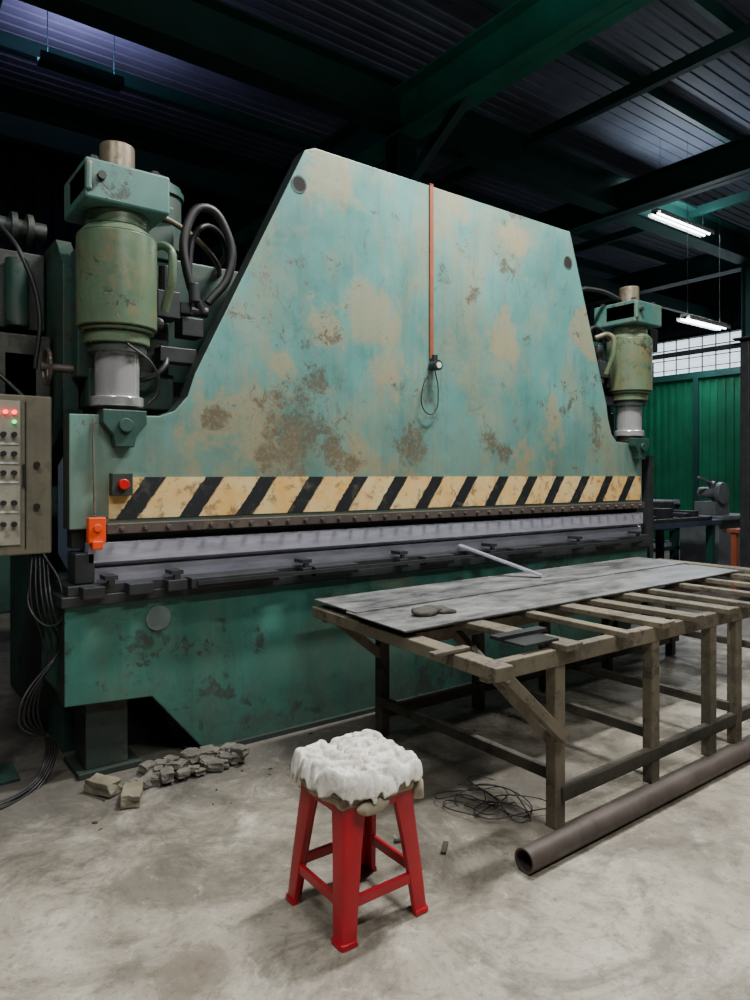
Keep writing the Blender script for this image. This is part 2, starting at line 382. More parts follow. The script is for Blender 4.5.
# ------------------------------------------------------------------ press brake
PB=empty('hydraulic_press_brake')
pts=[(.82,1.19),(5.53,1.19),(5.53,1.72),(5.16,1.73),(5.09,1.79),(5.04,1.92),(5.02,2.03),(4.54,3.37),(2.18,3.37),(2.11,3.34),(1.44,1.98),(1.40,1.86),(1.33,1.78),(1.25,1.75),(.82,1.74)]
bm=bmesh.new(); apoly(bm,pts,3.5,3.62,0,1)
ram=finish('ram_plate',bm,[M_ram,M_edge],PB,bevel=.006)
bm=bmesh.new()
for x,z in ((2.07,3.13),(4.51,3.12)):
    acyl(bm,(x,3.497,z),(x,3.51,z),.042,28)
finish('lifting_holes',bm,simple('dark_hole_bore',(.004,.005,.005,1),.9,0,0,1,bs=0),PB,True)
bm=bmesh.new()
for x,z in ((2.07,3.13),(4.51,3.12)):
    for i in range(28):
        a0=2*math.pi*i/28; a1=2*math.pi*(i+1)/28
        q=[bm.verts.new((x+r*math.cos(a),3.495,z+r*math.sin(a))) for r,a in ((.042,a0),(.050,a0),(.050,a1),(.042,a1))]
        bm.faces.new(q)
finish('hole_rims',bm,M_edge,PB)
box('hazard_band',1.0,5.5,3.492,3.5,1.235,1.44,M_haz,PB)
bm=bmesh.new(); abox(bm,.98,5.5,3.455,3.5,1.165,1.215)
x=1.05
while x<5.45:
    acyl(bm,(x,3.435,1.19),(x,3.456,1.19),.013,6); x+=.115
finish('clamp_rail_bolts',bm,M_rusty,PB,bevel=.003)
box('ram_lower_beam',.84,5.5,3.53,3.62,1.10,1.19,M_black,PB)
bm=bmesh.new()
prof=[(3.47,1.125),(3.62,1.125),(3.62,1.05),(3.575,.985),(3.565,.985),(3.47,1.03)]
A=[bm.verts.new((.90,y,z)) for y,z in prof]; B=[bm.verts.new((5.5,y,z)) for y,z in prof]
bm.faces.new(A); bm.faces.new(B[::-1])
for i in range(6): bm.faces.new([A[i],B[i],B[(i+1)%6],A[(i+1)%6]])
finish('punch_blade',bm,M_steel,PB,bevel=.002)
bm=bmesh.new()
prof=[(3.50,.93),(3.64,.93),(3.64,1.0),(3.60,1.01),(3.57,.965),(3.54,1.01),(3.50,1.0)]
A=[bm.verts.new((.86,y,z)) for y,z in prof]; B=[bm.verts.new((5.52,y,z)) for y,z in prof]
bm.faces.new(A); bm.faces.new(B[::-1])
for i in range(7): bm.faces.new([A[i],B[i],B[(i+1)%7],A[(i+1)%7]])
finish('v_die',bm,M_steel,PB)
box('die_holder',.80,5.54,3.44,3.70,.885,.932,M_steel_d,PB,bevel=.004)
box('bed_table_top',.77,5.56,3.43,3.80,.835,.885,M_steel_d,PB,bevel=.005)
bm=bmesh.new()
for x,wd in ((.90,.1),(1.12,.12),(1.30,.10),(1.62,.5),(2.05,.06),(2.25,.3),(2.75,.07),(3.05,.25),(3.55,.07),(3.9,.3),(4.5,.07),(4.9,.25),(5.3,.08)):
    abox(bm,x-wd/2,x+wd/2,3.37,3.45,.875,.93)
finish('die_clamps',bm,M_steel_d,PB,bevel=.004)
bm=bmesh.new()
for x in (.98,1.30,2.05,2.75,3.55,4.5,5.3):
    acyl(bm,(x,3.39,.93),(x,3.39,.965),.018,6); abox(bm,x-.03,x+.03,3.375,3.47,.955,.975)
finish('clamp_bolts',bm,M_steel_d,PB)
box('back_gauge_bar',1.4,5.45,3.355,3.372,.895,.915,M_steel_d,PB)
box('guard_end_block',.84,.93,3.47,3.62,.935,1.08,M_steel_d,PB,bevel=.006)
bp=[(.79,.835),(5.55,.835),(5.55,.36),(5.15,.36),(4.9,.02),(1.47,.02),(1.20,.345),(.79,.37)]
bm=bmesh.new(); apoly(bm,bp,3.46,3.58,0,1)
finish('bed_front_plate',bm,[M_bed,M_edge],PB,bevel=.006)
bm=bmesh.new(); abox(bm,.80,5.54,3.58,4.0,.40,.835); abox(bm,1.55,4.8,3.6,3.95,.02,.40)
finish('bed_body',bm,M_bed,PB)
box('floor_sole_plate',1.40,4.95,3.43,4.0,0,.025,M_edge,PB)
bm=bmesh.new()
abox(bm,.90,1.10,3.52,3.72,.03,.42); abox(bm,.86,1.16,3.49,3.78,0,.03); abox(bm,5.2,5.4,3.52,3.72,.0,.42)
finish('support_feet',bm,M_edge,PB,bevel=.004)
cyl('bed_round_cover',(1.23,3.452,.735),(1.23,3.462,.735),.062,simple('cover_disc_grey',srgb(112,126,124),.4,.3,.3,6),PB)
bm=bmesh.new()
for x in (3.2,4.4): acyl(bm,(x,3.452,.55),(x,3.462,.55),.03,20)
finish('bed_small_plugs',bm,M_edge,PB,True)
def cframe(nm,x0,x1):
    pp=[(3.9,.0),(3.9,.85),(4.35,1.0),(4.35,1.5),(3.88,1.7),(3.88,2.55),(4.05,2.72),(5.2,2.72),(5.4,2.4),(5.4,.0)]
    bm=bmesh.new()
    A=[bm.verts.new((x0,y,z)) for y,z in pp]; B=[bm.verts.new((x1,y,z)) for y,z in pp]
    bm.faces.new(A); bm.faces.new(B[::-1]); n=len(pp)
    for i in range(n): bm.faces.new([A[i],B[i],B[(i+1)%n],A[(i+1)%n]])
    finish(nm,bm,M_frame,PB,bevel=.005)
cframe('side_frame_left',.88,.96); cframe('side_frame_left_inner',1.36,1.44)
cframe('side_frame_right',5.42,5.5); cframe('side_frame_right_inner',4.95,5.03)
box('oil_tank',1.45,4.94,4.1,4.8,2.0,2.75,M_frame,PB,bevel=.01)
bm=bmesh.new(); abox(bm,5.60,5.66,3.47,3.55,0,1.62); abox(bm,5.54,5.62,3.48,3.54,.86,.93); finish('guard_post',bm,M_steel_d,PB)
def bracket(x0,x1,k):
    bm=bmesh.new(); abox(bm,x0,x1,3.76,3.9,1.95,2.62); abox(bm,x0+.05,x1+.02,3.74,3.95,1.80,2.0)
    finish('cylinder_bracket_%d'%k,bm,M_frame,PB,bevel=.01)
bracket(.92,1.40,0); bracket(5.0,5.46,1)
def hyd(cx,k,mir):
    cy=3.56
    cyl('cylinder_upper_rod_%d'%k,(cx,cy,2.93),(cx,cy,3.08),.083,M_rod,PB,36,bevel=.006)
    bm=bmesh.new(); abox(bm,cx-.20,cx+.20,cy-.19,cy+.22,2.73,2.92)
    abox(bm,cx-.20,cx-.17,cy-.205,cy+.1,2.76,2.90)
    finish('cylinder_head_block_%d'%k,bm,M_block,PB,bevel=.012)
    bm=bmesh.new()
    for a,b in ((-.15,-.14),(.14,-.14),(-.15,.16),(.14,.16)): acyl(bm,(cx+a,cy+b,2.92),(cx+a,cy+b,2.945),.022,6)
    acyl(bm,(cx,cy,2.92),(cx,cy,2.94),.12,32)
    acyl(bm,(cx-.13,cy-.19,2.84),(cx-.13,cy-.215,2.84),.02,8)
    finish('head_bolts_%d'%k,bm,M_steel_d,PB)
    bm=bmesh.new()
    acyl(bm,(cx,cy,2.66),(cx,cy,2.73),.15,40); acyl(bm,(cx,cy,2.62),(cx,cy,2.66),.19,40,.155)
    acyl(bm,(cx,cy,2.17),(cx,cy,2.62),.19,44); acyl(bm,(cx,cy,2.15),(cx,cy,2.17),.175,40)
    acyl(bm,(cx,cy,2.09),(cx,cy,2.15),.155,40)
    finish('cylinder_barrel_%d'%k,bm,M_cyl,PB,True,.006)
    cyl('gland_ring_%d'%k,(cx,cy,2.05),(cx,cy,2.095),.14,M_edge,PB,36)
    cyl('piston_rod_%d'%k,(cx,cy,1.83),(cx,cy,2.055),.105,M_chrome,PB,44)
    bm=bmesh.new(); acyl(bm,(cx,cy,1.785),(cx,cy,1.835),.125,36)
    finish('rod_flange_%d'%k,bm,M_chrome,PB,True,.006)
    cyl('rod_collar_%d'%k,(cx,cy,1.74),(cx,cy,1.785),.10,M_rusty,PB,32)
    bm=bmesh.new(); cw=.105
    q=[(cx-cw,1.765),(cx+cw,1.765),(cx+cw,1.70),(cx+.055,1.64),(cx+.045,1.585),(cx-.045,1.585),(cx-.055,1.64),(cx-cw,1.70)]
    apoly(bm,q,3.43,3.5); acyl(bm,(cx,3.41,1.69),(cx,3.43,1.69),.035,24)
    finish('rod_clevis_%d'%k,bm,M_frame,PB,bevel=.005)
hyd(1.06,0,1); hyd(5.43,1,-1)
def pipes(dx,k,s):
    bm=bmesh.new()
    abox(bm,1.28+dx,1.40+dx,3.60,3.74,2.28,2.42); abox(bm,1.30+dx,1.50+dx,3.62,3.72,2.05,2.13)
    acyl(bm,(1.34+dx,3.66,2.42),(1.34+dx,3.66,2.56),.035,16); acyl(bm,(1.40+dx,3.67,2.35),(1.58+dx,3.67,2.35),.03,16)
    acyl(bm,(1.45+dx,3.67,2.32),(1.45+dx,3.67,2.38),.05,6)
    acyl(bm,(1.22+dx,3.60,2.24),(1.30+dx,3.62,2.24),.035,12)
    abox(bm,1.42+dx,1.54+dx,3.62,3.74,2.20,2.30); acyl(bm,(1.48+dx,3.60,2.48),(1.48+dx,3.60,2.38),.03,12)
    finish('valve_group_%d'%k,bm,M_steel_d,PB,bevel=.004)
    tube('feed_pipe_%d'%k,[(1.2+dx,3.6,2.60),(1.3+dx,3.52,2.62),(1.32+dx,3.5,2.5),(1.30+dx,3.56,2.3)],.022,M_cyl,PB)
    tube('pressure_pipe_%d'%k,[(1.36+dx,3.7,2.13),(1.3+dx,3.6,2.0),(1.22+dx,3.66,1.95),(1.20+dx,3.8,2.0)],.016,M_steel_d,PB)
pipes(0,0,1); pipes(-.55+4.4-.05,1,-1)
tube('hydraulic_hose_a',[(1.55,3.66,2.34),(1.46,3.64,2.52),(1.45,3.64,2.78),(1.56,3.64,2.92),(1.69,3.64,2.80),(1.70,3.64,2.58),(1.58,3.66,2.40)],.024,M_black,PB)
tube('hydraulic_hose_b',[(1.52,3.72,2.38),(1.50,3.72,2.62),(1.54,3.72,2.80),(1.62,3.74,2.86),(1.80,3.9,2.80),(1.85,4.2,2.75)],.016,M_black,PB)
tube('hydraulic_hose_c',[(1.27,3.7,2.86),(1.5,3.78,2.82),(1.72,3.9,2.74),(1.9,4.2,2.7)],.016,M_rod,PB)
tube('electric_cable_a',[(1.06,3.4,2.08),(1.18,3.38,1.98),(1.22,3.42,1.86),(1.18,3.45,1.80)],.006,M_black,PB)
tube('hydraulic_hose_d',[(4.72,3.66,2.75),(4.80,3.64,2.95),(5.05,3.64,3.02),(5.3,3.6,2.98),(5.5,3.6,2.9),(5.66,3.6,2.7)],.02,M_black,PB)
tube('hydraulic_hose_e',[(4.85,3.66,2.45),(4.95,3.64,2.65),(5.1,3.64,2.7),(5.2,3.6,2.6)],.018,M_black,PB)
bm=bmesh.new(); abox(bm,5.66,5.78,3.5,3.7,2.55,2.75); acyl(bm,(5.5,3.6,2.65),(5.7,3.6,2.65),.04,16)
abox(bm,5.60,5.72,3.5,3.64,2.25,2.45)
finish('valve_block_right',bm,M_steel_d,PB,bevel=.005)
bm=bmesh.new(); acyl(bm,(1.42,4.05,2.75),(1.42,4.05,3.12),.15,32); acyl(bm,(1.42,4.05,3.12),(1.42,4.05,3.18),.13,32,.08); acyl(bm,(1.42,4.05,3.06),(1.42,4.05,3.09),.165,32)
finish('pump_motor_vertical',bm,M_frame,PB,True)
box('junction_cover',1.16,1.42,3.74,4.1,2.62,2.92,M_frame,PB,.01)
bm=bmesh.new(); acyl(bm,(.05,4.3,2.82),(.88,4.3,2.82),.05,20)
for x in (.2,.26,.32,.38,.44,.58,.7,.78): acyl(bm,(x,4.3,2.82),(x+.03,4.3,2.82),.085,20)
abox(bm,.0,.14,4.2,4.4,2.72,2.94)
finish('crowning_drive_shaft',bm,M_edge,PB,True)
box('upper_housing',.30,.87,4.25,4.9,2.25,2.68,M_edge,PB,.01)
box('lower_housing',.60,.87,4.1,4.7,1.7,2.2,M_edge,PB,.01)
bm=bmesh.new(); abox(bm,.34,.60,4.18,4.26,2.32,2.6); acyl(bm,(.72,4.2,2.25),(.72,4.2,2.62),.06,20); abox(bm,.64,.80,4.1,4.2,1.85,2.1)
finish('pump_motor_side',bm,M_frame,PB,True,.006)
tube('pump_cable',[(.5,4.15,2.32),(.45,4.05,2.1),(.6,3.95,1.95),(.7,3.85,1.83)],.012,M_black,PB)
tube('pump_cable_b',[(.62,4.15,2.78),(.7,4.0,2.6),(.78,3.95,2.3),(.76,3.95,2.0)],.012,M_black,PB)
bm=bmesh.new()
R=.085; c=Vector((.77,3.72,1.98))
for i in range(24):
    a0=2*math.pi*i/24;a1=2*math.pi*(i+1)/24
    acyl(bm,c+Vector((0,math.cos(a0)*R,math.sin(a0)*R)),c+Vector((0,math.cos(a1)*R,math.sin(a1)*R)),.01,8)
for i in range(3):
    a=i*2.094; acyl(bm,c,c+Vector((0,math.cos(a)*R,math.sin(a)*R)),.008,8)
acyl(bm,c-Vector((.03,0,0)),c+Vector((.12,0,0)),.02,12)
finish('handwheel',bm,M_rusty,PB,True)
box('stop_button_box',1.0,1.10,3.44,3.492,1.35,1.46,M_edge,PB,.004)
cyl('stop_button',(1.05,3.41,1.405),(1.05,3.44,1.405),.026,M_redbtn,PB,24,bevel=.004)
tube('pendant_cord',[(.92,3.47,1.72),(.915,3.44,1.5),(.92,3.44,1.26)],.005,M_wood,PB)
bm=bmesh.new(); abox(bm,.885,.965,3.41,3.455,1.13,1.25); abox(bm,.90,.95,3.40,3.45,1.10,1.14); acyl(bm,(.925,3.4,1.2),(.925,3.41,1.2),.02,16)
finish('pendant_switch',bm,M_orange,PB,bevel=.01)
box('hanging_strap',3.065,3.095,3.488,3.496,2.22,3.375,M_tape,PB)
box('strap_over_top',3.065,3.095,3.488,3.63,3.37,3.38,M_tape,PB)
bm=bmesh.new(); acyl(bm,(3.08,3.42,2.17),(3.08,3.49,2.17),.035,20,.03); acyl(bm,(3.08,3.46,2.2),(3.08,3.46,2.24),.02,12)
finish('clamp_lamp_body',bm,M_steel_d,PB,True)
bm=bmesh.new(); acyl(bm,(3.08,3.415,2.17),(3.08,3.422,2.17),.02,20); finish('clamp_lamp_lens',bm,M_white,PB,True)
tube('lamp_wire',[(3.06,3.47,2.15),(2.98,3.47,2.0),(3.0,3.47,1.87),(3.08,3.47,1.86),(3.12,3.47,2.0),(3.09,3.47,2.15)],.004,M_black,PB)
bm=bmesh.new(); abeam(bm,(3.3,3.46,.975),(3.60,3.0,.795),.07,.012); finish('sheet_support_arm',bm,M_steel,PB)

# control box
CB=empty('control_box')
bm=bmesh.new(); abox(bm,.30,.78,3.66,3.90,1.07,1.83); finish('cabinet',bm,M_box,CB,bevel=.008)
bm=bmesh.new(); abox(bm,.33,.64,3.65,3.662,1.12,1.80); finish('button_panel',bm,M_panel,CB,bevel=.003)
bm=bmesh.new()
for x,z in ((.575,1.745),(.612,1.745),(.54,1.745)): acyl(bm,(x,3.635,z),(x,3.652,z),.010,16)
finish('red_indicators',bm,M_led,CB,True)
bm=bmesh.new(); acyl(bm,(.612,3.635,1.70),(.612,3.652,1.70),.009,16); finish('green_indicators',bm,M_ledg,CB,True)
bm=bmesh.new()
for z in (1.64,1.55,1.46,1.32,1.22):
    for x in (.52,.565,.61): acyl(bm,(x,3.62,z),(x,3.652,z),.012,16)
for z in (1.5,1.3): acyl(bm,(.71,3.64,z),(.71,3.662,z),.014,16)
finish('knobs',bm,M_black,CB,True)
bm=bmesh.new()
for z in (1.6,1.51,1.42,1.28): abox(bm,.50,.63,3.645,3.652,z-.008,z)
finish('labels',bm,M_white,CB)
bm=bmesh.new(); abox(bm,.66,.665,3.655,3.662,1.10,1.80); abox(bm,.65,.66,3.64,3.66,1.4,1.5); finish('door_seam',bm,M_black,CB)
bm=bmesh.new(); abox(bm,.45,.55,3.72,3.84,0,1.07); abox(bm,.36,.64,3.66,3.9,0,.02); finish('pedestal',bm,M_frame,CB,bevel=.004)
for i in range(5):
    o=i*.025
    tube('cable_%d'%i,[(.70+o*.6,3.7,1.08),(.68+o,3.62-o,.85-o),(.74+o,3.6,.6+o),(.70-o,3.58-o,.35),(.74+o*.5,3.60,.12),(.62-o*4,3.5-o*2,.01),(.35-o*5,3.55+o*2,.01)],.006,M_black,CB)
tube('cable_loop',[(.74,3.68,1.08),(.80,3.55,.9),(.77,3.52,.75),(.68,3.6,.8),(.7,3.7,1.0)],.007,M_black,CB)

# timber work table
WT=empty('timber_work_table')
bm=bmesh.new()
def leg(x,y,w=.07,t=.06,top=.68): abox(bm,x-w/2,x+w/2,y-t/2,y+t/2,0,top)
for x in (2.33,3.03,3.56,3.83,4.6,5.3): leg(x,1.87,.062,.055)
finish('front_legs',bm,M_wood,WT,bevel=.006)
bm=bmesh.new()
for x in (2.37,3.12,3.75,4.45,5.3): leg(x,3.10,.06,.06)
finish('back_legs',bm,M_wood2,WT,bevel=.006)
bm=bmesh.new()
abeam(bm,(1.90,1.86,.705),(5.5,1.86,.705),.05,.07)
abeam(bm,(2.0,3.12,.705),(5.5,3.12,.705),.05,.07)
abeam(bm,(1.93,1.78,.715),(2.03,3.22,.715),.09,.055)
abeam(bm,(2.05,2.5,.69),(5.5,2.5,.69),.05,.06)
finish('top_rails',bm,M_wood,WT,bevel=.005)
bm=bmesh.new()
for i,x in enumerate((2.35,2.72,3.05,3.3,3.62,3.85,4.2,4.55,4.9,5.25)):
    abeam(bm,(x,1.80+random.uniform(-.03,.02),.752),(x+random.uniform(-.05,.05),3.2,.752),random.choice((.06,.09,.11)),.028)
finish('cross_slats',bm,M_wood,WT,bevel=.004)
bm=bmesh.new()
abeam(bm,(2.33,1.85,.14),(5.4,1.88,.14),.04,.06); abeam(bm,(2.37,3.1,.13),(5.4,3.1,.13),.04,.06)
for x in (2.35,3.1,3.8,5.3): abeam(bm,(x,1.88,.2),(x,3.1,.2),.035,.05)
finish('lower_rails',bm,M_wood2,WT,bevel=.004)
bm=bmesh.new()
abeam(bm,(1.98,1.82,.68),(2.32,1.82,.38),.045,.045); abeam(bm,(2.05,3.1,.69),(2.36,3.1,.45),.04,.045)
abeam(bm,(2.34,1.9,.35),(2.36,2.5,.68),.04,.05)
abox(bm,1.80,1.99,2.02,2.06,.745,.762)
finish('braces',bm,M_wood,WT,bevel=.004)
SH=empty('steel_sheet_stack')
def sheet(nm,p,z0,z1):
    bm=bmesh.new(); A=[bm.verts.new((x,y,z0)) for x,y in p]; B=[bm.verts.new((x,y,z1)) for x,y in p]
    bm.faces.new(A[::-1]); bm.faces.new(B)
    for i in range(4): bm.faces.new([A[i],A[(i+1)%4],B[(i+1)%4],B[i]])
    finish(nm,bm,M_sheet,SH)
sheet('sheet_bottom',[(1.92,2.34),(5.02,2.42),(5.06,2.9),(1.96,2.86)],.767,.773)
sheet('sheet_back',[(1.97,2.79),(5.12,2.86),(5.16,3.30),(2.0,3.22)],.774,.780)
sheet('sheet_top',[(1.90,2.33),(5.0,2.40),(5.03,2.775),(1.93,2.74)],.7745,.780)
def lump(nm,c,sx,sy,sz,mat,parent=None,seed=0,amp=.3,fr=9,sub=4,rz=0):
    bm=bmesh.new(); bmesh.ops.create_icosphere(bm,subdivisions=sub,radius=1)
    for v in bm.verts:
        p=v.co.copy(); n=noise.fractal(Vector((p.x*sx,p.y*sy,p.z*sz))*fr+Vector((seed*7.3,seed,0)),1,2,4)
        f=1+amp*n
        q=Vector((p.x*sx*f,p.y*sy*f,p.z*sz*f))
        if q.z<-sz*.5: q.z=-sz*.5
        v.co=q
    bmesh.ops.rotate(bm,verts=bm.verts,cent=(0,0,0),matrix=Matrix.Rotation(rz,3,'Z'))
    bmesh.ops.translate(bm,verts=bm.verts,vec=Vector(c)+Vector((0,0,sz*.5)))
    return finish(nm,bm,mat,parent,True)
GL=empty('work_gloves')
lump('palm_a',(2.22,2.55,.781),.085,.05,.028,M_cloth_g,GL,1,.35,14)
for i in range(4): lump('finger_a%d'%i,(2.31+.008*i,2.50+.028*i,.781),.045,.014,.014,M_cloth_g,GL,i+3,.2,20,3,.2*i-.3)
lump('thumb_a',(2.20,2.62,.781),.04,.015,.014,M_cloth_g,GL,8,.2,20,3,1.0)
OF=empty('steel_offcut'); bm=bmesh.new(); abox(bm,2.13,2.34,1.86,2.0,.768,.776); abox(bm,2.10,2.4,1.97,2.02,.777,.792); finish('plate_piece',bm,M_steel_d,OF)

# pipe on floor
bm=bmesh.new()
def pipe(bm,p0,p1,ro,ri,seg=40):
    p0,p1=Vector(p0),Vector(p1); d=(p1-p0).normalized(); a=d.orthogonal().normalized(); b=d.cross(a)
    L=[]
    for p,r in ((p0,ro),(p1,ro),(p1,ri),(p0,ri)):
        L.append([bm.verts.new(p+(a*math.cos(2*math.pi*i/seg)+b*math.sin(2*math.pi*i/seg))*r) for i in range(seg)])
    for k in range(4):
        A,B=L[k],L[(k+1)%4]
        for i in range(seg): bm.faces.new([A[i],A[(i+1)%seg],B[(i+1)%seg],B[i]])
pipe(bm,(1.96,1.715,.045),(5.4,1.745,.045),.045,.038)
finish('steel_pipe',bm,M_rusty,None,True)

# stool
ST=empty('plastic_stool')
cx,cy=1.365,1.932
bm=bmesh.new()
def loft(secs):
    prev=None
    for s in secs:
        cur=[bm.verts.new(p) for p in s]
        if prev:
            n=len(cur)
            for i in range(n): bm.faces.new([prev[i],prev[(i+1)%n],cur[(i+1)%n],cur[i]])
        else: bm.faces.new(cur[::-1])
        prev=cur
    bm.faces.new(prev)
def lsec(sx,sy,half,w,th,z,ch=.014):
    c=[(0,-ch),(-ch*.3,-ch*.3),(-ch,0),(-w,0),(-w,-th),(-th,-th),(-th,-w),(0,-w)]
    return [(cx+sx*(half+x),cy+sy*(half+y),z) for x,y in c]
for sx in (-1,1):
    for sy in (-1,1):
        secs=[(0,.178,.062),(.015,.177,.060),(.02,.172,.055),(.13,.163,.060),(.27,.150,.068),(.40,.138,.080),(.43,.135,.092)]
        loft([lsec(sx,sy,h,w_,.022,z) for z,h,w_ in secs])
finish('legs',bm,M_red,ST,True,.003)
bm=bmesh.new()
h0=.158
for s in (-1,1):
    for z in (.125,):
        abeam(bm,(cx-h0,cy+s*h0*.97,z),(cx+h0,cy+s*h0*.97,z),.014,.036)
        abeam(bm,(cx+s*h0*.97,cy-h0,z),(cx+s*h0*.97,cy+h0,z),.014,.036)
finish('rungs',bm,M_red,ST,bevel=.004)
bm=bmesh.new(); abox(bm,cx-.138,cx+.138,cy-.138,cy+.138,.415,.445)
for s in (-1,1):
    abox(bm,cx-.137,cx+.137,cy+s*.131-.007,cy+s*.131+.007,.375,.42); abox(bm,cx+s*.131-.007,cx+s*.131+.007,cy-.137,cy+.137,.375,.42)
finish('seat',bm,M_red,ST,bevel=.008)
def cushion():
    rr=random.Random(21); F=[]
    for i in range(90):
        F.append((rr.uniform(-.19,.19),rr.uniform(-.19,.19),rr.uniform(0,math.pi),rr.uniform(.03,.06),rr.uniform(.011,.020),rr.uniform(-.004,.006)))
    bm=bmesh.new(); n=170; H=.203; rows=[]
    for i in range(n+1):
        row=[]
        for j in range(n+1):
            u=-1+2*i/n; v=-1+2*j/n
            x=u*math.sqrt(1-v*v*.26); y=v*math.sqrt(1-u*u*.26)
            r=max(abs(u),abs(v)); q=Vector((x*H,y*H,0))
            h=0
            for fx_,fy_,a,l,wd,o in F:
                dx=q.x-fx_; dy=q.y-fy_
                p=(dx*math.cos(a)+dy*math.sin(a))/l; s=(-dx*math.sin(a)+dy*math.cos(a)+.006*math.sin(p*3))/wd
                d=p*p*p*p+s*s
                if d<1: h=max(h,.75*wd*math.sqrt(1-d)+o+.004)
            big=noise.fractal(q*6+Vector((8,1,0)),1,2,2)
            base=.502-.010*r**2
            if r>.78:
                k=(r-.78)/.22
                base-=.060*k**1.3*(1+.4*noise.noise(q*9+Vector((0,5,2))))
                sh=1-.08*k**1.6+.016*math.sin(13*math.atan2(y,x)+1)*k
                q.x*=sh; q.y*=sh
            row.append(bm.verts.new((cx+q.x,cy+q.y,base+h*1.25+big*.010)))
        rows.append(row)
    for i in range(n):
        for j in range(n): bm.faces.new([rows[i][j],rows[i+1][j],rows[i+1][j+1],rows[i][j+1]])
    o=finish('white_rag_cover',bm,M_rag,ST)
    for p in o.data.polygons: p.use_smooth=True
    s=o.modifiers.new('s','SOLIDIFY'); s.thickness=.004
cushion()
def pillow(nm,c,hx,hy,hz,seed,mat,amp,fr):
    bm=bmesh.new(); bmesh.ops.create_cube(bm,size=2)
    bmesh.ops.subdivide_edges(bm,edges=bm.edges,cuts=40,use_grid_fill=True)
    for v in bm.verts:
        p=v.co.copy()
        l=(abs(p.x)**4+abs(p.y)**4+abs(p.z)**4)**.25; p/=l
        q=Vector((p.x*hx,p.y*hy,p.z*hz))
        nn=noise.fractal(q*fr+Vector((seed,0,0)),1,2,5)
        cell=noise.voronoi(q*16+Vector((seed,3,1)))[0]
        q+=p.normalized()*(nn*amp+min(.5,(cell[1]-cell[0]))*amp*1.5-amp*.4)
        v.co=q+Vector(c)
    return finish(nm,bm,mat,ST,True)
M_sack=simple('dingy_sack_cloth',srgb(160,150,130),.9,0,.4,22,bs=.5)
pillow('foam_pad',(cx,cy,.460),.158,.158,.032,3.1,M_rag,.006,9)
pillow('sack_wrap',(cx,cy,.432),.164,.164,.032,9.7,M_sack,.010,16)
lump('hanging_cloth_end',(cx+.165,cy-.12,.365),.022,.03,.05,M_sack,ST,31,.3,18,3)
lump('hanging_cloth_end_b',(cx-.05,cy-.166,.39),.06,.018,.03,M_sack,ST,37,.3,18,3)

# rubble
RB=empty('concrete_rubble_pile')
def rock(nm,c,s,seed,rz,mat=None,amt=.22):
    bm=bmesh.new(); bmesh.ops.create_cube(bm,size=1)
    bmesh.ops.subdivide_edges(bm,edges=bm.edges,cuts=2,use_grid_fill=True)
    for v in bm.verts:
        n=noise.noise_vector(v.co*1.9+Vector((seed,0,0)))*amt; v.co=Vector(((v.co.x+n.x)*s[0],(v.co.y+n.y)*s[1],(v.co.z+n.z)*s[2]))
    bmesh.ops.rotate(bm,verts=bm.verts,cent=(0,0,0),matrix=Matrix.Rotation(rz,3,'Z'))
    zm=min(v.co.z for v in bm.verts)
    bmesh.ops.translate(bm,verts=bm.verts,vec=Vector(c)-Vector((0,0,zm)))
    return finish(nm,bm,mat or M_rubble,RB,bevel=.004)
rock('brick_a',(.92,3.30,0),(.08,.15,.06),1,.5,M_brick,.14); rock('brick_b',(1.0,3.14,0),(.08,.15,.055),5,-.4,M_brick,.14)
for i in range(80):
    x=random.uniform(1.0,1.5)+.14*random.random(); y=random.uniform(3.2,3.38); s=random.uniform(.012,.065)
    rock('chunk_%d'%i,(x,min(y,3.38),random.uniform(0,.04) if i%2 else 0),(s*1.4,s,s*.7),i*3.3,random.uniform(0,3))
WR=empty('tangled_wire')
for i in range(4):
    pts=[(2.22+random.uniform(-.16,.22),2.15+random.uniform(-.2,.25),.006+random.uniform(0,.03)) for _ in range(7)]
    tube('strand_%d'%i,pts,.0025,M_black,WR)
bm=bmesh.new(); abox(bm,1.80,1.88,2.0,2.02,0,.012,rot=Matrix.Rotation(.7,3,'Z')); abox(bm,1.71,1.78,2.14,2.16,0,.01,rot=Matrix.Rotation(-.5,3,'Z'))
for i in range(50):
    x=random.uniform(.8,3.6); y=random.uniform(2.8,3.38); s=random.uniform(.003,.009)
    abox(bm,x,x+s*random.uniform(1,3),y,y+s,0,s*.7,rot=Matrix.Rotation(random.uniform(0,3),3,'Z'))
finish('floor_scraps',bm,M_wood2)

# right background
GP=empty('green_storage_container')
bm=bmesh.new()
abox(bm,13.0,13.1,5.3,8.9,.0,3.35)
y=5.3
while y<8.9: abox(bm,12.98,13.0,y,y+.06,.1,3.25); y+=.15
finish('corrugated_side',bm,M_grn,GP)
bm=bmesh.new(); abox(bm,12.93,13.15,5.2,5.32,0,3.4); abox(bm,12.93,13.15,8.85,8.97,0,3.4); abox(bm,12.93,13.15,5.2,8.97,3.3,3.42); abox(bm,12.93,13.0,6.1,6.2,0,3.3); abox(bm,12.93,13.0,7.0,7.1,0,3.3)
finish('container_frame',bm,M_beam_d,GP)
PC=empty('steel_post')
bm=bmesh.new(); abox(bm,8.16,8.26,3.82,3.92,0,3.0); abox(bm,8.1,8.32,3.76,3.98,0,.02); abox(bm,8.1,8.32,3.76,3.98,3.0,3.02); abox(bm,8.2,8.23,3.9,7.2,2.92,2.98); finish('post_body',bm,M_steel_d,PC,bevel=.004)
WB=empty('workbench')
bm=bmesh.new(); abox(bm,6.6,8.9,4.5,5.4,.82,.88)
finish('bench_top',bm,M_blue,WB,bevel=.005)
bm=bmesh.new()
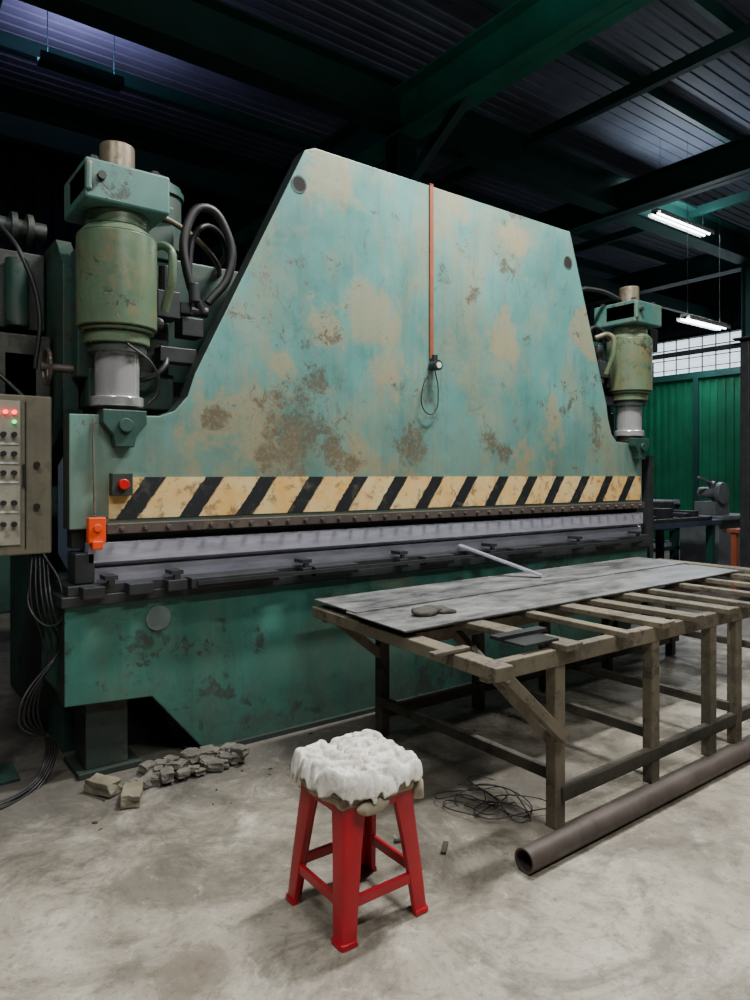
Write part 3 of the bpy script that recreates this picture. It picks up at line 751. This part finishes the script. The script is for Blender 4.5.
for xx in (6.7,8.8):
    for yy in (4.6,5.3): abox(bm,xx-.04,xx+.04,yy-.04,yy+.04,0,.82)
abox(bm,6.7,8.8,4.58,4.62,.25,.3); abox(bm,6.7,8.8,5.28,5.32,.25,.3)
finish('bench_legs',bm,M_beam_d,WB)
bm=bmesh.new()
for i in range(9):
    xx=6.75+i*.23; abox(bm,xx,xx+random.uniform(.08,.2),4.7,4.7+random.uniform(.2,.5),.88,.88+random.uniform(.03,.16))
abox(bm,6.9,8.7,4.52,4.56,.88,.93); abox(bm,6.8,8.0,4.6,4.63,.88,.91)
finish('bench_parts',bm,M_steel_d,WB,bevel=.004)
bm=bmesh.new(); abox(bm,8.35,8.6,5.05,5.25,.88,.96); abox(bm,8.38,8.46,5.0,5.3,.96,1.1); abox(bm,8.55,8.63,5.0,5.3,.96,1.1); acyl(bm,(8.2,5.15,1.0),(8.7,5.15,1.0),.025,12); acyl(bm,(8.2,5.02,1.0),(8.2,5.28,1.0),.012,8)
finish('bench_vice',bm,M_steel_d,WB,bevel=.006)
RK=empty('steel_stock_rack')
bm=bmesh.new()
for yy in (5.9,6.9):
    for xx in (7.6,10.2): abox(bm,xx-.05,xx+.05,yy-.05,yy+.05,0,1.0)
for z in (.3,.6,.95): abox(bm,7.5,10.3,5.85,6.95,z,z+.05)
finish('rack_frame',bm,M_beam_d,RK)
bm=bmesh.new()
for z in (.35,.65,1.0):
    for i in range(7): abox(bm,7.4,10.4,5.92+i*.14,6.0+i*.14,z,z+.06)
finish('stock_bars',bm,M_steel,RK,bevel=.003)
SW=empty('bench_cutoff_saw')
bm=bmesh.new(); abox(bm,9.3,10.1,4.75,5.3,0,.85); abox(bm,9.2,10.2,4.65,5.4,.85,.9); abox(bm,9.5,9.9,4.9,5.2,.9,1.08)
acyl(bm,(9.65,4.85,1.2),(9.65,4.92,1.2),.15,28); acyl(bm,(9.65,4.92,1.2),(9.65,5.2,1.2),.08,20); abeam(bm,(9.75,5.0,1.0),(9.6,5.0,1.35),.08,.08); abeam(bm,(9.6,5.0,1.33),(9.25,5.0,1.42),.04,.04)
finish('saw_body',bm,M_junk,SW,bevel=.006)
OR=empty('orange_machine_stand')
bm=bmesh.new()
abox(bm,8.6,8.66,4.18,4.24,0,.75); abox(bm,9.1,9.16,4.18,4.24,0,.75); abox(bm,8.58,9.2,4.14,4.28,.75,.79); finish('stand_frame',bm,M_tape,OR)
MF=empty('mesh_fence')
bm=bmesh.new()
for i in range(26): abox(bm,10.9+i*.1,10.91+i*.1,4.8,4.81,.2,1.6)
for z in (.2,.9,1.6): abox(bm,10.9,13.5,4.78,4.83,z,z+.04)
for px in (10.88,13.46): abox(bm,px,px+.06,4.77,4.84,0,1.66)
finish('fence_mesh',bm,M_junk,MF)
LM=empty('background_lathe')
bm=bmesh.new(); abox(bm,-.9,1.6,8.2,9.0,0,.75); abox(bm,-.9,-.2,8.1,9.1,.75,1.5); abox(bm,1.0,1.5,8.3,8.9,.75,1.25); acyl(bm,(-.2,8.6,1.15),(1.0,8.6,1.15),.12,20)
finish('lathe_body',bm,M_frame,LM,bevel=.02)
CBN=empty('steel_cabinet')
bm=bmesh.new(); abox(bm,2.0,3.0,9.6,10.2,0,2.2); abox(bm,2.03,2.49,9.57,9.6,.1,2.15); abox(bm,2.51,2.97,9.57,9.6,.1,2.15); finish('cabinet_body',bm,M_blue,CBN,bevel=.01)

cam=bpy.data.cameras.new('camera'); co=bpy.data.objects.new('camera',cam); COL.objects.link(co)
co.location=(0,0,1.45); co.rotation_euler=(math.radians(90),0,-math.asin(.599))
cam.sensor_fit='VERTICAL'; cam.sensor_height=36; cam.sensor_width=27; cam.lens=25.2; cam.shift_y=-.025
S.camera=co
